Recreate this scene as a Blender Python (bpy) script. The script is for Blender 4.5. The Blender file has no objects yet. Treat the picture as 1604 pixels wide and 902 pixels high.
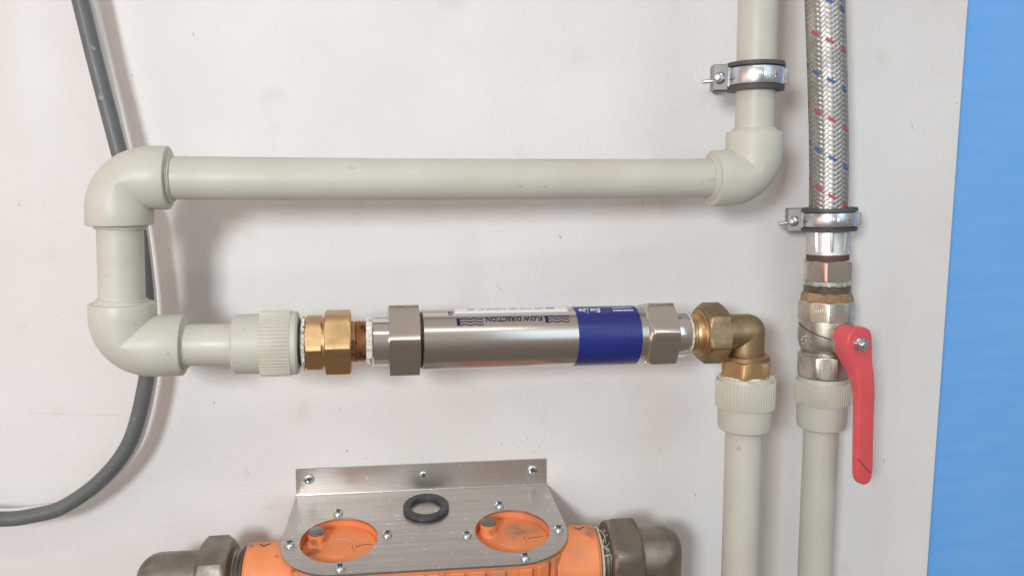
import bpy, math, random
from mathutils import Vector as V, noise as mnoise
from math import sin, cos, pi, radians as R, sqrt
random.seed(7)
S = bpy.context.scene
COL = S.collection

# ------------------------------------------------------------------ camera
cam = bpy.data.cameras.new('camera'); cam_o = bpy.data.objects.new('camera', cam); COL.objects.link(cam_o)
cam.sensor_width = 36; cam.lens = 1250 / 1604 * 36
cam.clip_start = 0.01; cam.clip_end = 50
cam_o.location = (0, -0.573, 0)
cam_o.rotation_euler = (R(90 - 7.5), 0, R(-7.0))
S.camera = cam_o

# ------------------------------------------------------------------ light
w = bpy.data.worlds.new('World'); S.world = w; w.use_nodes = True
w.node_tree.nodes['Background'].inputs[0].default_value = (1.0, 0.87, 0.77, 1)
w.node_tree.nodes['Background'].inputs[1].default_value = 0.325
# a room's ambient light: pale ceiling above, darker floor below, one smooth change between them
wn = w.node_tree.nodes; wl = w.node_tree.links
wt = wn.new('ShaderNodeTexCoord'); wx = wn.new('ShaderNodeSeparateXYZ'); wr = wn.new('ShaderNodeMapRange'); wm = wn.new('ShaderNodeMix')
wl.new(wt.outputs['Generated'], wx.inputs[0]); wr.inputs['From Min'].default_value = -0.8; wr.inputs['From Max'].default_value = 0.8
wr.interpolation_type = 'SMOOTHSTEP'; wl.new(wx.outputs['Z'], wr.inputs['Value']); wm.data_type = 'RGBA'
wm.inputs['A'].default_value = (0.52, 0.44, 0.38, 1); wm.inputs['B'].default_value = (1.42, 1.26, 1.14, 1)
wl.new(wr.outputs['Result'], wm.inputs['Factor']); wl.new(wm.outputs['Result'], wn['Background'].inputs[0])
def area(name, loc, target, sx, sy, power, color):
    l = bpy.data.lights.new(name, 'AREA'); l.shape = 'RECTANGLE'; l.size = sx; l.size_y = sy
    l.energy = power; l.color = color
    o = bpy.data.objects.new(name, l); COL.objects.link(o); o.location = loc
    o.rotation_euler = (V(target) - V(loc)).to_track_quat('-Z', 'Y').to_euler()
    return o
area('window_light', (-0.39, -1.10, 0.16), (0.50, 0, -0.05), 0.18, 0.18, 8.3, (0.93, 0.97, 1.0))
area('ceiling_light', (0.10, -1.45, 1.35), (0.05, 0, -0.05), 1.5, 0.14, 3.6, (1.0, 0.97, 0.93))
area('cool_fill_light', (0.95, -1.35, 0.45), (0.25, 0, -0.05), 0.7, 0.9, 3.2, (0.58, 0.82, 1.0))  # added fill lamp, no window there; cools and brightens the right side
area('warm_fill_light', (-1.3, -0.8, -0.1), (-0.25, 0, -0.05), 0.8, 0.8, 3.0, (1.0, 0.56, 0.42))  # added fill lamp standing in for warm bounce on the left
S.view_settings.view_transform = 'Standard'; S.view_settings.look = 'None'
S.view_settings.exposure = 0.12; S.view_settings.gamma = 1.0
S.render.engine = 'CYCLES'
S.cycles.max_bounces = 8

# ------------------------------------------------------------------ helpers
MM = 0.001
CAM = V((0, -573, 0))
class MB:
    """collects vertices (world millimetres) and faces for ONE mesh object"""
    def __init__(s): s.v = []; s.f = []
    def add(s, vs, fs):
        b = len(s.v); s.v += [tuple(p) for p in vs]; s.f += [tuple(i + b for i in f) for f in fs]; return s
    def build(s, name, mat, parent=None, origin=None, sharp=32, smooth=True, kind=None):
        root = parent
        while root is not None and root.parent is not None: root = root.parent
        off = V(root['org']) if root is not None else V(origin if origin is not None else (0, 0, 0))
        me = bpy.data.meshes.new(name)
        me.from_pydata([((p[0] - off[0]) * MM, (p[1] - off[1]) * MM, (p[2] - off[2]) * MM) for p in s.v], [], s.f)
        me.validate()
        import bmesh
        bm = bmesh.new(); bm.from_mesh(me); bmesh.ops.recalc_face_normals(bm, faces=bm.faces); bm.to_mesh(me); bm.free()
        if smooth:
            me.polygons.foreach_set('use_smooth', [True] * len(me.polygons)); me.set_sharp_from_angle(angle=R(sharp))
        me.materials.append(mat)
        o = bpy.data.objects.new(name, me); COL.objects.link(o)
        if parent is not None: o.parent = parent
        else: o.location = off * MM; o['org'] = tuple(off)
        if kind: o['kind'] = kind
        return o
def tag(o, label=None, cat=None, group=None, kind=None):
    if label: o['label'] = label
    if cat: o['category'] = cat
    if group: o['group'] = group
    if kind: o['kind'] = kind
    return o
def thing(name, label, cat, org, group=None):
    o = bpy.data.objects.new(name, None); COL.objects.link(o)
    o.empty_display_size = 0.02
    o.location = V(org) * MM; o['org'] = tuple(org)
    return tag(o, label, cat, group)

class Axis:
    """a straight axis; t is measured along one world coordinate (x or z) so lengths read in millimetres"""
    def __init__(s, a, b, along):
        s.a = V(a); s.b = V(b); s.k = 0 if along == 'x' else 2
        s.d = (s.b - s.a).normalized()
        mid = (s.a + s.b) / 2; c = CAM - mid
        s.ref = (c - s.d * c.dot(s.d)).normalized()
        s.side = s.d.cross(s.ref).normalized()
        if along == 'x':
            if s.side.z > 0: s.side = -s.side
        else:
            if s.side.x < 0: s.side = -s.side
    def p(s, t):
        return s.a + (s.b - s.a) * ((t - s.a[s.k]) / (s.b[s.k] - s.a[s.k]))
    def dir(s, th): return s.ref * cos(th) + s.side * sin(th)
    def pt(s, t, r, th): return s.p(t) + s.dir(th) * r

def rev(ax, prof, seg=64, rmod=None, mb=None, cap=True, twist=0.0, ths=None):
    """surface of revolution from (t, r) pairs; rmod(theta, t, r) may bend the radius"""
    mb = mb or MB(); vs = []; fs = []; n = len(prof)
    if ths: seg = len(ths)
    for (t, r) in prof:
        for i in range(seg):
            th = ths[i] if ths else 2 * pi * i / seg + twist
            vs.append(ax.pt(t, rmod(th, t, r) if rmod else r, th))
    for j in range(n - 1):
        for i in range(seg):
            k = (i + 1) % seg
            fs.append((j * seg + i, j * seg + k, (j + 1) * seg + k, (j + 1) * seg + i))
    if cap:
        fs.append(tuple(range(seg))); fs.append(tuple((n - 1) * seg + i for i in range(seg)))
    return mb.add(vs, fs)
def hexa(ax, t0, t1, circ, phase, sides=6, ch=1.6, bore=0, mb=None, ch1=None):
    """a nut with turned chamfers: circ = radius over corners, phase = angle of a corner in degrees"""
    per = 2 * pi / sides; af = circ * cos(per / 2); ph = R(phase)
    clip = circ - .16; xe = math.acos(af / clip)            # corners worn to a narrow flat
    ths = [ph + per * (k + .5) + xe * q for k in range(sides) for q in (-1, -.66, -.33, 0, .33, .66, 1)]
    def rm(th, t, r):
        x = ((th - ph) % per) - per / 2
        return min(af / cos(x), r, clip)
    sg = 1 if t1 > t0 else -1
    ch1 = ch if ch1 is None else ch1
    pr = []
    lo = af * 0.955
    for k in range(5):
        q = k / 4; pr.append((t0 + sg * ch * q, lo + (circ - lo) * (q ** 0.8)))
    for k in range(5):
        q = 1 - k / 4; pr.append((t1 - sg * ch1 * q, lo + (circ - lo) * (q ** 0.8)))
    if bore: pr = [(t0, bore)] + pr + [(t1, bore)]
    return rev(ax, pr, 0, rm, mb, True, 0, ths)
def chamfer_cyl(t0, t1, r, c=0.6):
    sg = 1 if t1 > t0 else -1
    return [(t0, r - c), (t0 + sg * c * 0.3, r - c * 0.3), (t0 + sg * c, r), (t1 - sg * c, r), (t1 - sg * c * 0.3, r - c * 0.3), (t1, r - c)]
def threads(t0, t1, r, pitch=1.8, depth=0.8):
    n = max(2, int(abs(t1 - t0) / pitch)); pr = []
    for i in range(n):
        a = t0 + (t1 - t0) * i / n; b = t0 + (t1 - t0) * (i + 0.5) / n
        pr += [(a, r - depth), (b, r)]
    pr.append((t1, r - depth)); return pr
def knurl(ax, t0, t1, r, n=54, dep=0.75, phase=0):
    """moulded grip ring with square ribs running along the axis"""
    sg = 1 if t1 > t0 else -1
    pr = [(t0, r - 1.8), (t0, r - .2), (t0 + sg * .5, r), (t1 - sg * .5, r), (t1, r - .2), (t1, r - 1.8)]
    seg = n * 6; ph = (0, 0, 1, 1, 1, 0)
    def rm(th, t, rr):
        if rr < r - 1: return rr
        i = int(round(th / (2 * pi) * seg)) % 6
        return rr - dep * (0.0 if ph[i] else 1.0)
    return rev(ax, pr, seg, rm)
def box(mb, c, ex, ey, ez, hx, hy, hz, bev=0.0):
    """a box with half sizes along the given axes; bev cuts the twelve edges"""
    c = V(c); ex = V(ex); ey = V(ey); ez = V(ez)
    if bev <= 0:
        vs = [c + ex * (hx * a) + ey * (hy * b) + ez * (hz * d) for a in (-1, 1) for b in (-1, 1) for d in (-1, 1)]
        return mb.add(vs, [(0, 1, 3, 2), (4, 6, 7, 5), (0, 4, 5, 1), (2, 3, 7, 6), (0, 2, 6, 4), (1, 5, 7, 3)])
    vs = []; idx = {}
    for a in (-1, 1):
        for b in (-1, 1):
            for d in (-1, 1):
                for k in range(3):
                    q = [hx - bev, hy - bev, hz - bev]; q[k] += bev
                    idx[(a, b, d, k)] = len(vs)
                    vs.append(c + ex * (a * q[0]) + ey * (b * q[1]) + ez * (d * q[2]))
    fs = []
    for a in (-1, 1):
        fs.append([idx[(a, b, d, 0)] for b, d in ((-1, -1), (1, -1), (1, 1), (-1, 1))])
        fs.append([idx[(b, a, d, 1)] for b, d in ((-1, -1), (1, -1), (1, 1), (-1, 1))])
        fs.append([idx[(b, d, a, 2)] for b, d in ((-1, -1), (1, -1), (1, 1), (-1, 1))])
    for a in (-1, 1):
        for b in (-1, 1):
            fs.append([idx[(a, b, -1, 0)], idx[(a, b, 1, 0)], idx[(a, b, 1, 1)], idx[(a, b, -1, 1)]])
            fs.append([idx[(a, -1, b, 0)], idx[(a, 1, b, 0)], idx[(a, 1, b, 2)], idx[(a, -1, b, 2)]])
            fs.append([idx[(-1, a, b, 1)], idx[(1, a, b, 1)], idx[(1, a, b, 2)], idx[(-1, a, b, 2)]])
            for d in (-1, 1): fs.append([idx[(a, b, d, 0)], idx[(a, b, d, 1)], idx[(a, b, d, 2)]])
    return mb.add(vs, fs)
def catmull(pts, n):
    P = [V(p) for p in pts]; out = []
    P = [P[0] * 2 - P[1]] + P + [P[-1] * 2 - P[-2]]
    for i in range(1, len(P) - 2):
        for k in range(n):
            t = k / n; a, b, c, d = P[i - 1:i + 3]
            out.append(0.5 * ((2 * b) + (c - a) * t + (2 * a - 5 * b + 4 * c - d) * t * t + (3 * b - a - 3 * c + d) * t ** 3))
    out.append(P[-2]); return out
def tube(pts, r, seg=20, mb=None, cap=True):
    mb = mb or MB(); vs = []; fs = []; n = len(pts); up = None
    for i, p in enumerate(pts):
        t = (pts[min(i + 1, n - 1)] - pts[max(i - 1, 0)]).normalized()
        if up is None: up = t.orthogonal().normalized()
        up = (up - t * up.dot(t)).normalized(); sd = t.cross(up)
        rr = r(i / (n - 1)) if callable(r) else r
        for k in range(seg):
            a = 2 * pi * k / seg; vs.append(p + up * (rr * cos(a)) + sd * (rr * sin(a)))
    for i in range(n - 1):
        for k in range(seg):
            m = (k + 1) % seg; fs.append((i * seg + k, i * seg + m, (i + 1) * seg + m, (i + 1) * seg + k))
    if cap: fs += [tuple(range(seg)), tuple((n - 1) * seg + k for k in range(seg))]
    return mb.add(vs, fs)
def elbow(c, u, v, r, lu, lv, k=0.0, nth=32, nph=96, rim=1.0):
    """90 degree fitting: c = crossing of the two axes, legs run along u and v; mitred inside, rounded outside"""
    c = V(c); u = V(u).normalized(); v = V(v).normalized(); wv = u.cross(v)
    mb = MB(); vs = []; fs = []
    piv = c + u * r + v * r                       # inner corner, both legs touch it
    rows = []
    thetas = [pi / 2 * i / nth for i in range(nth + 1)]
    def ring(plane):                               # plane(h, inner) -> (a, b) measured outward from piv
        row = []
        for j in range(nph):
            ph = 2 * pi * j / nph
            wd = sin(ph) * r * getattr(plane, 'wmax', 1.0); h = sqrt(max(r * r - wd * wd, 0)); inner = cos(ph) < 0
            a, b = plane(h, inner)
            row.append(len(vs)); vs.append(piv - u * a - v * b + wv * wd)
        rows.append(row)
    def polar(th):
        def best_of(h):
            cs, sn = cos(th), sin(th); E = r + h
            rho = max(E - k, 0.5) if k > 0 else E; kk = E - rho
            if cs > 1e-9 and (E / cs) * sn <= kk: return E / cs
            if sn > 1e-9 and (E / sn) * cs <= kk: return E / sn
            bq = kk * (cs + sn); return bq + sqrt(max(bq * bq - (2 * kk * kk - rho * rho), 0))
        m_ = max(cos(th), sin(th)); lo, hi = 0.0, r
        if best_of(0.0) < r / m_ - 1e-6:              # the mitre meets the rounding before the front of the tube
            for _ in range(40):
                q = (lo + hi) / 2
                if best_of(q) < (r - q) / m_: lo = q
                else: hi = q
        f = lambda h, inner: tuple((min((r - h) / m_, best_of(h)) if inner else best_of(h)) * c_ for c_ in (cos(th), sin(th)))
        f.wmax = sqrt(r * r - lo * lo) / r
        return f
    # leg along v ends first (a = distance across, b negative = away from the corner along the leg)
    ev, eu = lv - r, lu - r
    def leg_v(b, s=1.0):
        return lambda h, inner: ((r - h * s if inner else r + h * s), b)
    def leg_u(a, s=1.0):
        return lambda h, inner: (a, (r - h * s if inner else r + h * s))
    def shrink_ring(fn, s):
        row = []
        for j in range(nph):
            ph = 2 * pi * j / nph
            h = abs(cos(ph)) * r; inner = cos(ph) < 0
            a, b = fn(h, inner); row.append(len(vs)); vs.append(piv - u * a - v * b + wv * (sin(ph) * r * s))
        rows.append(row)
    s1 = (r - rim) / r; s2 = (r - rim * .3) / r
    shrink_ring(leg_v(-ev, s1), s1); shrink_ring(leg_v(-ev + rim * .3, s2), s2); shrink_ring(leg_v(-ev + rim), 1.0)
    for th in thetas: ring(polar(th)) 
    shrink_ring(leg_u(-eu + rim), 1.0); shrink_ring(leg_u(-eu + rim * .3, s2), s2); shrink_ring(leg_u(-eu, s1), s1)
    for i in range(len(rows) - 1):
        for j in range(nph):
            m = (j + 1) % nph; fs.append((rows[i][j], rows[i][m], rows[i + 1][m], rows[i + 1][j]))
    fs += [tuple(rows[0]), tuple(rows[-1])]
    return mb.add(vs, fs)
def loft(secs, mb=None):
    mb = mb or MB(); n = len(secs[0]); vs = [p for s in secs for p in s]; fs = []
    for i in range(len(secs) - 1):
        for k in range(n):
            m = (k + 1) % n; fs.append((i * n + k, i * n + m, (i + 1) * n + m, (i + 1) * n + k))
    fs += [tuple(range(n)), tuple((len(secs) - 1) * n + k for k in range(n))]
    return mb.add(vs, fs)
def rrect(hx, hy, rad, n=4):
    out = []
    for q, (sx, sy) in enumerate(((1, 1), (-1, 1), (-1, -1), (1, -1))):
        for k in range(n + 1):
            a = pi / 2 * q + pi / 2 * k / n
            out.append((sx * (hx - rad) + rad * cos(a), sy * (hy - rad) + rad * sin(a)))
    return out
def jit(seed, amp, fr=0.35):
    def f(th, t, r):
        return r + amp * mnoise.noise(V((cos(th) * r * fr + seed, sin(th) * r * fr, t * fr * 1.7)))
    return f

# ------------------------------------------------------------------ materials
def mat(name, col, rough=0.5, metal=0.0, col2=None, nscale=60, nsoft=(0.35, 0.65), stretch=(1, 1, 1), rough2=None,
        bump=0.0, bscale=300, bstretch=None, spec=0.5, coat=0.0, specks=None, detail=4):
    m = bpy.data.materials.new(name); m.use_nodes = True; nt = m.node_tree; N = nt.nodes; L = nt.links
    b = N['Principled BSDF']; b.inputs['Metallic'].default_value = metal; b.inputs['Roughness'].default_value = rough
    b.inputs['Specular IOR Level'].default_value = spec
    b.inputs['Base Color'].default_value = (*col, 1)
    if coat: b.inputs['Coat Weight'].default_value = coat; b.inputs['Coat Roughness'].default_value = 0.15
    tc = N.new('ShaderNodeTexCoord')
    def nz(scale, st, det=detail, rgh=0.6):
        mp = N.new('ShaderNodeMapping'); mp.inputs['Scale'].default_value = st
        L.new(tc.outputs['Object'], mp.inputs['Vector'])
        n = N.new('ShaderNodeTexNoise'); n.inputs['Scale'].default_value = scale; n.inputs['Detail'].default_value = det
        n.inputs['Roughness'].default_value = rgh
        L.new(mp.outputs['Vector'], n.inputs['Vector']); return n.outputs['Fac']
    def ramp(src, a, b_):
        r = N.new('ShaderNodeMapRange'); r.inputs['From Min'].default_value = a; r.inputs['From Max'].default_value = b_
        L.new(src, r.inputs['Value']); return r.outputs['Result']
    cur = None
    if col2 or rough2 is not None:
        f = ramp(nz(nscale, stretch), *nsoft)
        if col2:
            mx = N.new('ShaderNodeMix'); mx.data_type = 'RGBA'
            mx.inputs['A'].default_value = (*col, 1); mx.inputs['B'].default_value = (*col2, 1)
            L.new(f, mx.inputs['Factor']); cur = mx.outputs['Result']
        if rough2 is not None:
            mr = N.new('ShaderNodeMapRange'); mr.inputs['To Min'].default_value = rough; mr.inputs['To Max'].default_value = rough2
            L.new(f, mr.inputs['Value']); L.new(mr.outputs['Result'], b.inputs['Roughness'])
    for sp in (specks or []):       # (scale, lo, hi, colour, stretch, strength)
        f = ramp(nz(sp[0], sp[4], 2, 0.5), sp[1], sp[2])
        mu = N.new('ShaderNodeMath'); mu.operation = 'MULTIPLY'; mu.inputs[1].default_value = sp[5]; L.new(f, mu.inputs[0])
        mx = N.new('ShaderNodeMix'); mx.data_type = 'RGBA'; mx.inputs['B'].default_value = (*sp[3], 1)
        if cur: L.new(cur, mx.inputs['A'])
        else: mx.inputs['A'].default_value = (*col, 1)
        L.new(mu.outputs[0], mx.inputs['Factor']); cur = mx.outputs['Result']
    if cur: L.new(cur, b.inputs['Base Color'])
    if bump:
        bp = N.new('ShaderNodeBump'); bp.inputs['Strength'].default_value = 1.0; bp.inputs['Distance'].default_value = bump
        L.new(nz(bscale, bstretch or stretch, 5), bp.inputs['Height']); L.new(bp.outputs['Normal'], b.inputs['Normal'])
    return m
U = (1, 1, 1)
M = {}
M['wall'] = mat('wall_paint', (.77, .76, .75), .62, col2=(.73, .715, .70), nscale=9, bump=.00042, bscale=380,
                specks=[(170, .75, .78, (.30, .27, .24), (1, 1, .6), .55), (28, .66, .78, (.64, .60, .55), (1, 1, 1), .5), (330, .73, .77, (.5, .47, .43), (1, 1, 1), .5), (13, .60, .74, (.69, .665, .63), (1, 1, .18), .5)])
M['mark'] = mat('pencil_mark', (.26, .245, .23), .7)
M['scuff'] = mat('scuff', (.52, .49, .45), .7)
M['blue'] = mat('blue_sheet', (.155, .44, .92), .5, col2=(.185, .465, .93), nscale=16, stretch=(1.0, 1, 5), bump=.00008, bscale=70, bstretch=(1, 1, 9))
M['ppr'] = mat('grey_plastic', (.555, .55, .485), .38, col2=(.515, .505, .43), nscale=22, rough2=.54, bump=.00006, bscale=420,
               specks=[(130, .70, .76, (.30, .26, .19), (1, 1, 1), .45), (34, .62, .74, (.52, .46, .36), (.5, 1, 2), .35)])
M['ppr_knurl'] = mat('grip_plastic', (.555, .545, .47), .45, col2=(.54, .52, .42), nscale=60, bump=.00005, bscale=600,
                     specks=[(70, .64, .74, (.36, .31, .22), (1, 1, 1), .5)])
M['brass'] = mat('brass', (.62, .43, .22), .38, 1, col2=(.50, .33, .17), nscale=90, rough2=.52, bump=.00006, bscale=500,
                 specks=[(55, .60, .75, (.22, .13, .07), U, .6)])
M['brass_grime'] = mat('grimy_brass', (.55, .33, .17), .42, 1, col2=(.46, .27, .14), nscale=90, rough2=.55, specks=[(190, .54, .64, (.07, .05, .04), U, .8)])
M['brass_dull'] = mat('tarnished_brass', (.46, .33, .19), .42, 1, col2=(.30, .225, .145), nscale=70, rough2=.58, bump=.00012, bscale=420,
                      specks=[(45, .58, .75, (.62, .40, .19), U, .5)])
M['nickel'] = mat('worn_nickel', (.70, .67, .62), .15, 1, col2=(.66, .60, .53), nscale=30, rough2=.30, nsoft=(.40, .62), bump=.00004, bscale=300)
M['chrome'] = mat('chrome', (.78, .76, .74), .12, 1, col2=(.70, .67, .64), nscale=40, rough2=.2)
M['valve'] = mat('nickel_valve', (.62, .58, .50), .34, 1, col2=(.50, .46, .38), nscale=80, rough2=.5, bump=.00012, bscale=520,
                 specks=[(60, .60, .75, (.34, .26, .16), U, .5)])
M['tube'] = mat('polished_steel', (.66, .62, .58), .20, 1, col2=(.60, .55, .50), nscale=14, rough2=.27, stretch=(.25, 3, 3),
                bump=.00002, bscale=240, bstretch=(.06, 2, 2), specks=[(46, .70, .73, (.25, .22, .2), (.5, 1.4, 1.4), .6)])
M['zinc'] = mat('zinc_plate', (.72, .76, .79), .20, 1, col2=(.55, .60, .64), nscale=90, rough2=.34)
M['plate'] = mat('brushed_steel', (.62, .595, .565), .31, 1, col2=(.53, .50, .475), nscale=70, rough2=.40, stretch=(.15, 8, 8), bump=.00003,
                 bscale=330, bstretch=(.04, 6, 6), specks=[(300, .68, .71, (.88, .87, .85), U, .8), (24, .60, .78, (.30, .28, .27), (.5, 1, 1), .5)])
M['iron'] = mat('grey_cast_metal', (.36, .32, .265), .40, 1, col2=(.24, .215, .18), nscale=60, rough2=.6, bump=.00015, bscale=380,
                specks=[(50, .62, .74, (.50, .46, .38), U, .5)])
M['orange'] = mat('orange_cast', (.85, .30, .115), .45, col2=(.77, .24, .09), nscale=34, rough2=.6, bump=.0002, bscale=260,
                  specks=[(75, .64, .72, (.16, .10, .07), U, .65), (30, .62, .72, (.36, .22, .15), U, .55)])
M['red'] = mat('red_lever_paint', (.74, .105, .125), .34, col2=(.68, .085, .10), nscale=38, rough2=.46, specks=[(110, .70, .74, (.30, .05, .05), U, .6)], coat=.2, bump=.00004, bscale=260)
M['band'] = mat('blue_label', (.014, .024, .20), .34, col2=(.012, .02, .17), nscale=20, coat=.15,
                specks=[(300, .74, .77, (.4, .42, .55), U, .5)])
M['paper'] = mat('white_label', (.86, .85, .87), .5)
M['ink_blue'] = mat('ink_blue', (.014, .012, .08), .6, spec=.2)
M['ink_grey'] = mat('ink_grey', (.26, .25, .26), .5)
M['ink_white'] = mat('ink_white', (.78, .8, .95), .5)
M['rubber'] = mat('rubber', (.065, .062, .058), .55, col2=(.09, .086, .08), nscale=80, bump=.00006, bscale=500)
M['rubber_black'] = mat('black_rubber', (.035, .037, .038), .42, col2=(.06, .062, .064), nscale=120)
M['cable'] = mat('grey_cable', (.105, .118, .116), .46, col2=(.135, .148, .146), nscale=40, bump=.00004, bscale=300,
                 specks=[(260, .70, .75, (.4, .4, .39), (1, 1, .5), .5)])
M['cable_white'] = mat('white_cable', (.72, .72, .70), .45)
M['tape'] = mat('sealing_tape', (.78, .77, .74), .7, col2=(.60, .58, .53), nscale=260, bump=.0003, bscale=380)
M['hemp'] = mat('hemp', (.62, .55, .42), .8, col2=(.45, .36, .24), nscale=200, bump=.0003, bscale=380)
M['rust'] = mat('rusty_thread', (.24, .14, .075), .7, .2, col2=(.43, .29, .17), nscale=90, bump=.0005, bscale=300)
M['green'] = mat('patina', (.56, .60, .54), .7, col2=(.30, .34, .28), nscale=110, bump=.0004, bscale=300, nsoft=(.42, .55))
M['gasket'] = mat('red_gasket', (.11, .045, .04), .6)
M['ferrule'] = mat('crimped_aluminium', (.80, .80, .79), .42, 1, col2=(.68, .66, .63), nscale=60, rough2=.55)
M['wire'] = mat('steel_wire', (.58, .56, .525), .38, 1, col2=(.44, .42, .385), nscale=110, rough2=.54)
M['zinc_dull'] = mat('dull_zinc', (.42, .41, .39), .36, 1, col2=(.32, .31, .30), nscale=120, rough2=.5)
M['band_zinc'] = mat('rolled_zinc', (.74, .77, .80), .27, 1, col2=(.62, .66, .70), nscale=110, rough2=.38)
M['core'] = mat('hose_core', (.10, .10, .10), .6)
M['red_thread'] = mat('red_thread', (.52, .08, .10), .6)
M['blue_thread'] = mat('blue_thread', (.06, .13, .38), .6)
M['dark'] = mat('dark_recess', (.03, .03, .03), .6)
M['head'] = mat('bolt_head', (.27, .255, .22), .45, .9, col2=(.2, .19, .16), nscale=120)

# ------------------------------------------------------------------ setting
b = MB(); box(b, (-393, 6, 0), (1, 0, 0), (0, 1, 0), (0, 0, 1), 807, 6, 800, .6)
tag(b.build('wall', M['wall'], origin=(-393, 6, 0), smooth=False), 'white painted board carrying all the pipes and fittings', kind='structure')
wall = bpy.data.objects['wall']
for (x0, z0, x1, z1, wd, mk) in ((167.1, -10.5, 167.2, -16.5, .35, 'm'), (105, -37.6, 106.9, -40.4, 1.6, 's'), (58.2, -73.5, 63.8, -78.2, .3, 'm'), (-51.3, -192.6, -50.9, -195, .6, 'm'),
        (-122.7, -205.3, -120.2, -209.8, .5, 's'), (-268.6, -157.4, -236, -160, .22, 's'), (-236, -160, -205.9, -161.2, .18, 's'), (-144.2, 99.2, -144.3, 97.1, .5, 'm'), (-184.8, 71.9, -184.5, 70.5, .9, 's'),
        (409.5, 60.7, 411.2, 59.3, .5, 'm'), (374.8, 44.2, 376.6, 40, .7, 's'), (376.1, 26.2, 376.6, 25.2, .7, 's'), (78.1, -191.5, 78.6, -192.5, .5, 'm'), (82, -189.7, 82.4, -190.4, .5, 'm'), (90.2, -196, 91.2, -196.6, .6, 'm'),
        (75.2, -196.3, 75.7, -196.9, .5, 'm'), (86.8, -199.8, 87.3, -200.8, .5, 'm'), (92.6, -192.1, 93.1, -192.7, .5, 'm'), (-143.4, -154, -142.1, -155.4, .6, 'm'), (213.5, -239.1, 214.6, -241.8, .5, 'm'), (192, -118, 190.6, -134, .3, 's')):
    a, c = V((x0, -.05, z0)), V((x1, -.05, z1)); d = (c - a).normalized(); q = V((d.z, 0, -d.x)) * wd; b = MB(); n = 6
    pts = [a.lerp(c, i / n) + q * (.5 * mnoise.noise(V((x0, i * .9, z0)))) for i in range(n + 1)]
    b.add([p + q * (.5 * sg_ * (.45 + .55 * sin(pi * min(max(i / n, .12), .88)))) for i, p in enumerate(pts) for sg_ in (-1, 1)], [(2 * i, 2 * i + 1, 2 * i + 3, 2 * i + 2) for i in range(n)])
    b.build('scuff', M['mark'] if mk == 'm' else M['scuff'], wall, smooth=False)
b = MB(); box(b, (900, 27, 0), (1, 0, 0), (0, 1, 0), (0, 0, 1), 700, 4, 800)
tag(b.build('blue_wall', M['blue'], origin=(900, 27, 0), smooth=False), 'bright blue sheet behind the edge of the white board', kind='structure')

# ------------------------------------------------------------------ upper plastic pipe run
RP, RS = 12.5, 18.2
run = thing('plastic_pipe', 'long grey-beige plastic pipe bent through three elbows round the upper left', 'pipe', (30, -78, 3))
EA, EB = V((-167.2, -88, 2.8)), V((221.6, -67, 3.0))
EC = V((-170.6, -88, -95.2))
fil_a, fil_b = V((-121.2, -88, -95.5)), V((219.4, -67, -99.6))
dh = (EB - EA).normalized(); df = (fil_b - fil_a).normalized(); dv = (EC - EA).normalized()
elbow(EA, dh, dv, RS, 27.5, 27, ).build('elbow', M['ppr'], run)
elbow(EB, -dh, (0, 0, 1), RS, 29, 30).build('elbow', M['ppr'], run)
elbow(EC, df, -dv, RS, 34, 26).build('elbow', M['ppr'], run)
def pipe_between(a, b, along, parent, sag=0):
    pts = [V(a).lerp(V(b), i / 24) for i in range(25)]
    for i, p in enumerate(pts): p.z += sag * sin(pi * i / 24)
    return tube(pts, RP, 48).build('pipe', M['ppr'], parent)
pipe_between(EA + dh * 18, EB - dh * 18, 'x', run, -.8)
pipe_between(EA + dv * 18, EC - dv * 18, 'z', run)
pipe_between(EB + V((0, 0, 18)), V((218.0, -67, 330)), 'z', run)
axf = Axis(fil_a, fil_b, 'x')
pipe_between(EC + df * 20, axf.p(-104), 'x', run)
def weld(c, d, seedv, flip=1):
    """melted double bead where a pipe enters a socket"""
    c = V(c); d = V(d).normalized(); o = d.orthogonal().normalized(); q = d.cross(o); mb = MB()
    for (off, rr, tr) in ((0.2, 13.6, 1.25), (1.4, 12.9, .95)):
        pts = [c + d * (off + .5 * mnoise.noise(V((cos(a) * 2 + seedv, sin(a) * 2, off)))) + (o * cos(a) + q * sin(a)) * (rr + .55 * mnoise.noise(V((cos(a) * 3, sin(a) * 3, seedv)))) for a in [2 * pi * i / 48 for i in range(49)]]
        tube(pts, tr, 8, mb)
    mb.build('weld_bead', M['ppr'], run)
weld(EA + dh * 27.4, dh, 1); weld(EA + dv * 26.9, dv, 2); weld(EB - dh * 28.9, -dh, 3); weld(EB + V((0, 0, 29.9)), (0, 0, 1), 4)
weld(EC + df * 33.9, df, 5); weld(EC - dv * 25.9, -dv, 6)
# threaded adapter at the left of the filter
rev(axf, [(-108.5, 13), (-108.2, 16.2), (-107, 17.6), (-92, 18.1), (-91.5, 18.1)], 64).build('adapter_socket', M['ppr'], run)
knurl(axf, -92.0, -74.6, 19.9).build('adapter_grip', M['ppr_knurl'], run)
rev(axf, [(-74.7, 18.0), (-74.6, 19.2), (-71.5, 19.2), (-70.4, 18.2), (-70.2, 16.2), (-71.6, 15.2), (-71.8, 10)], 64).build('adapter_rim', M['ppr'], run)

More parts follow.
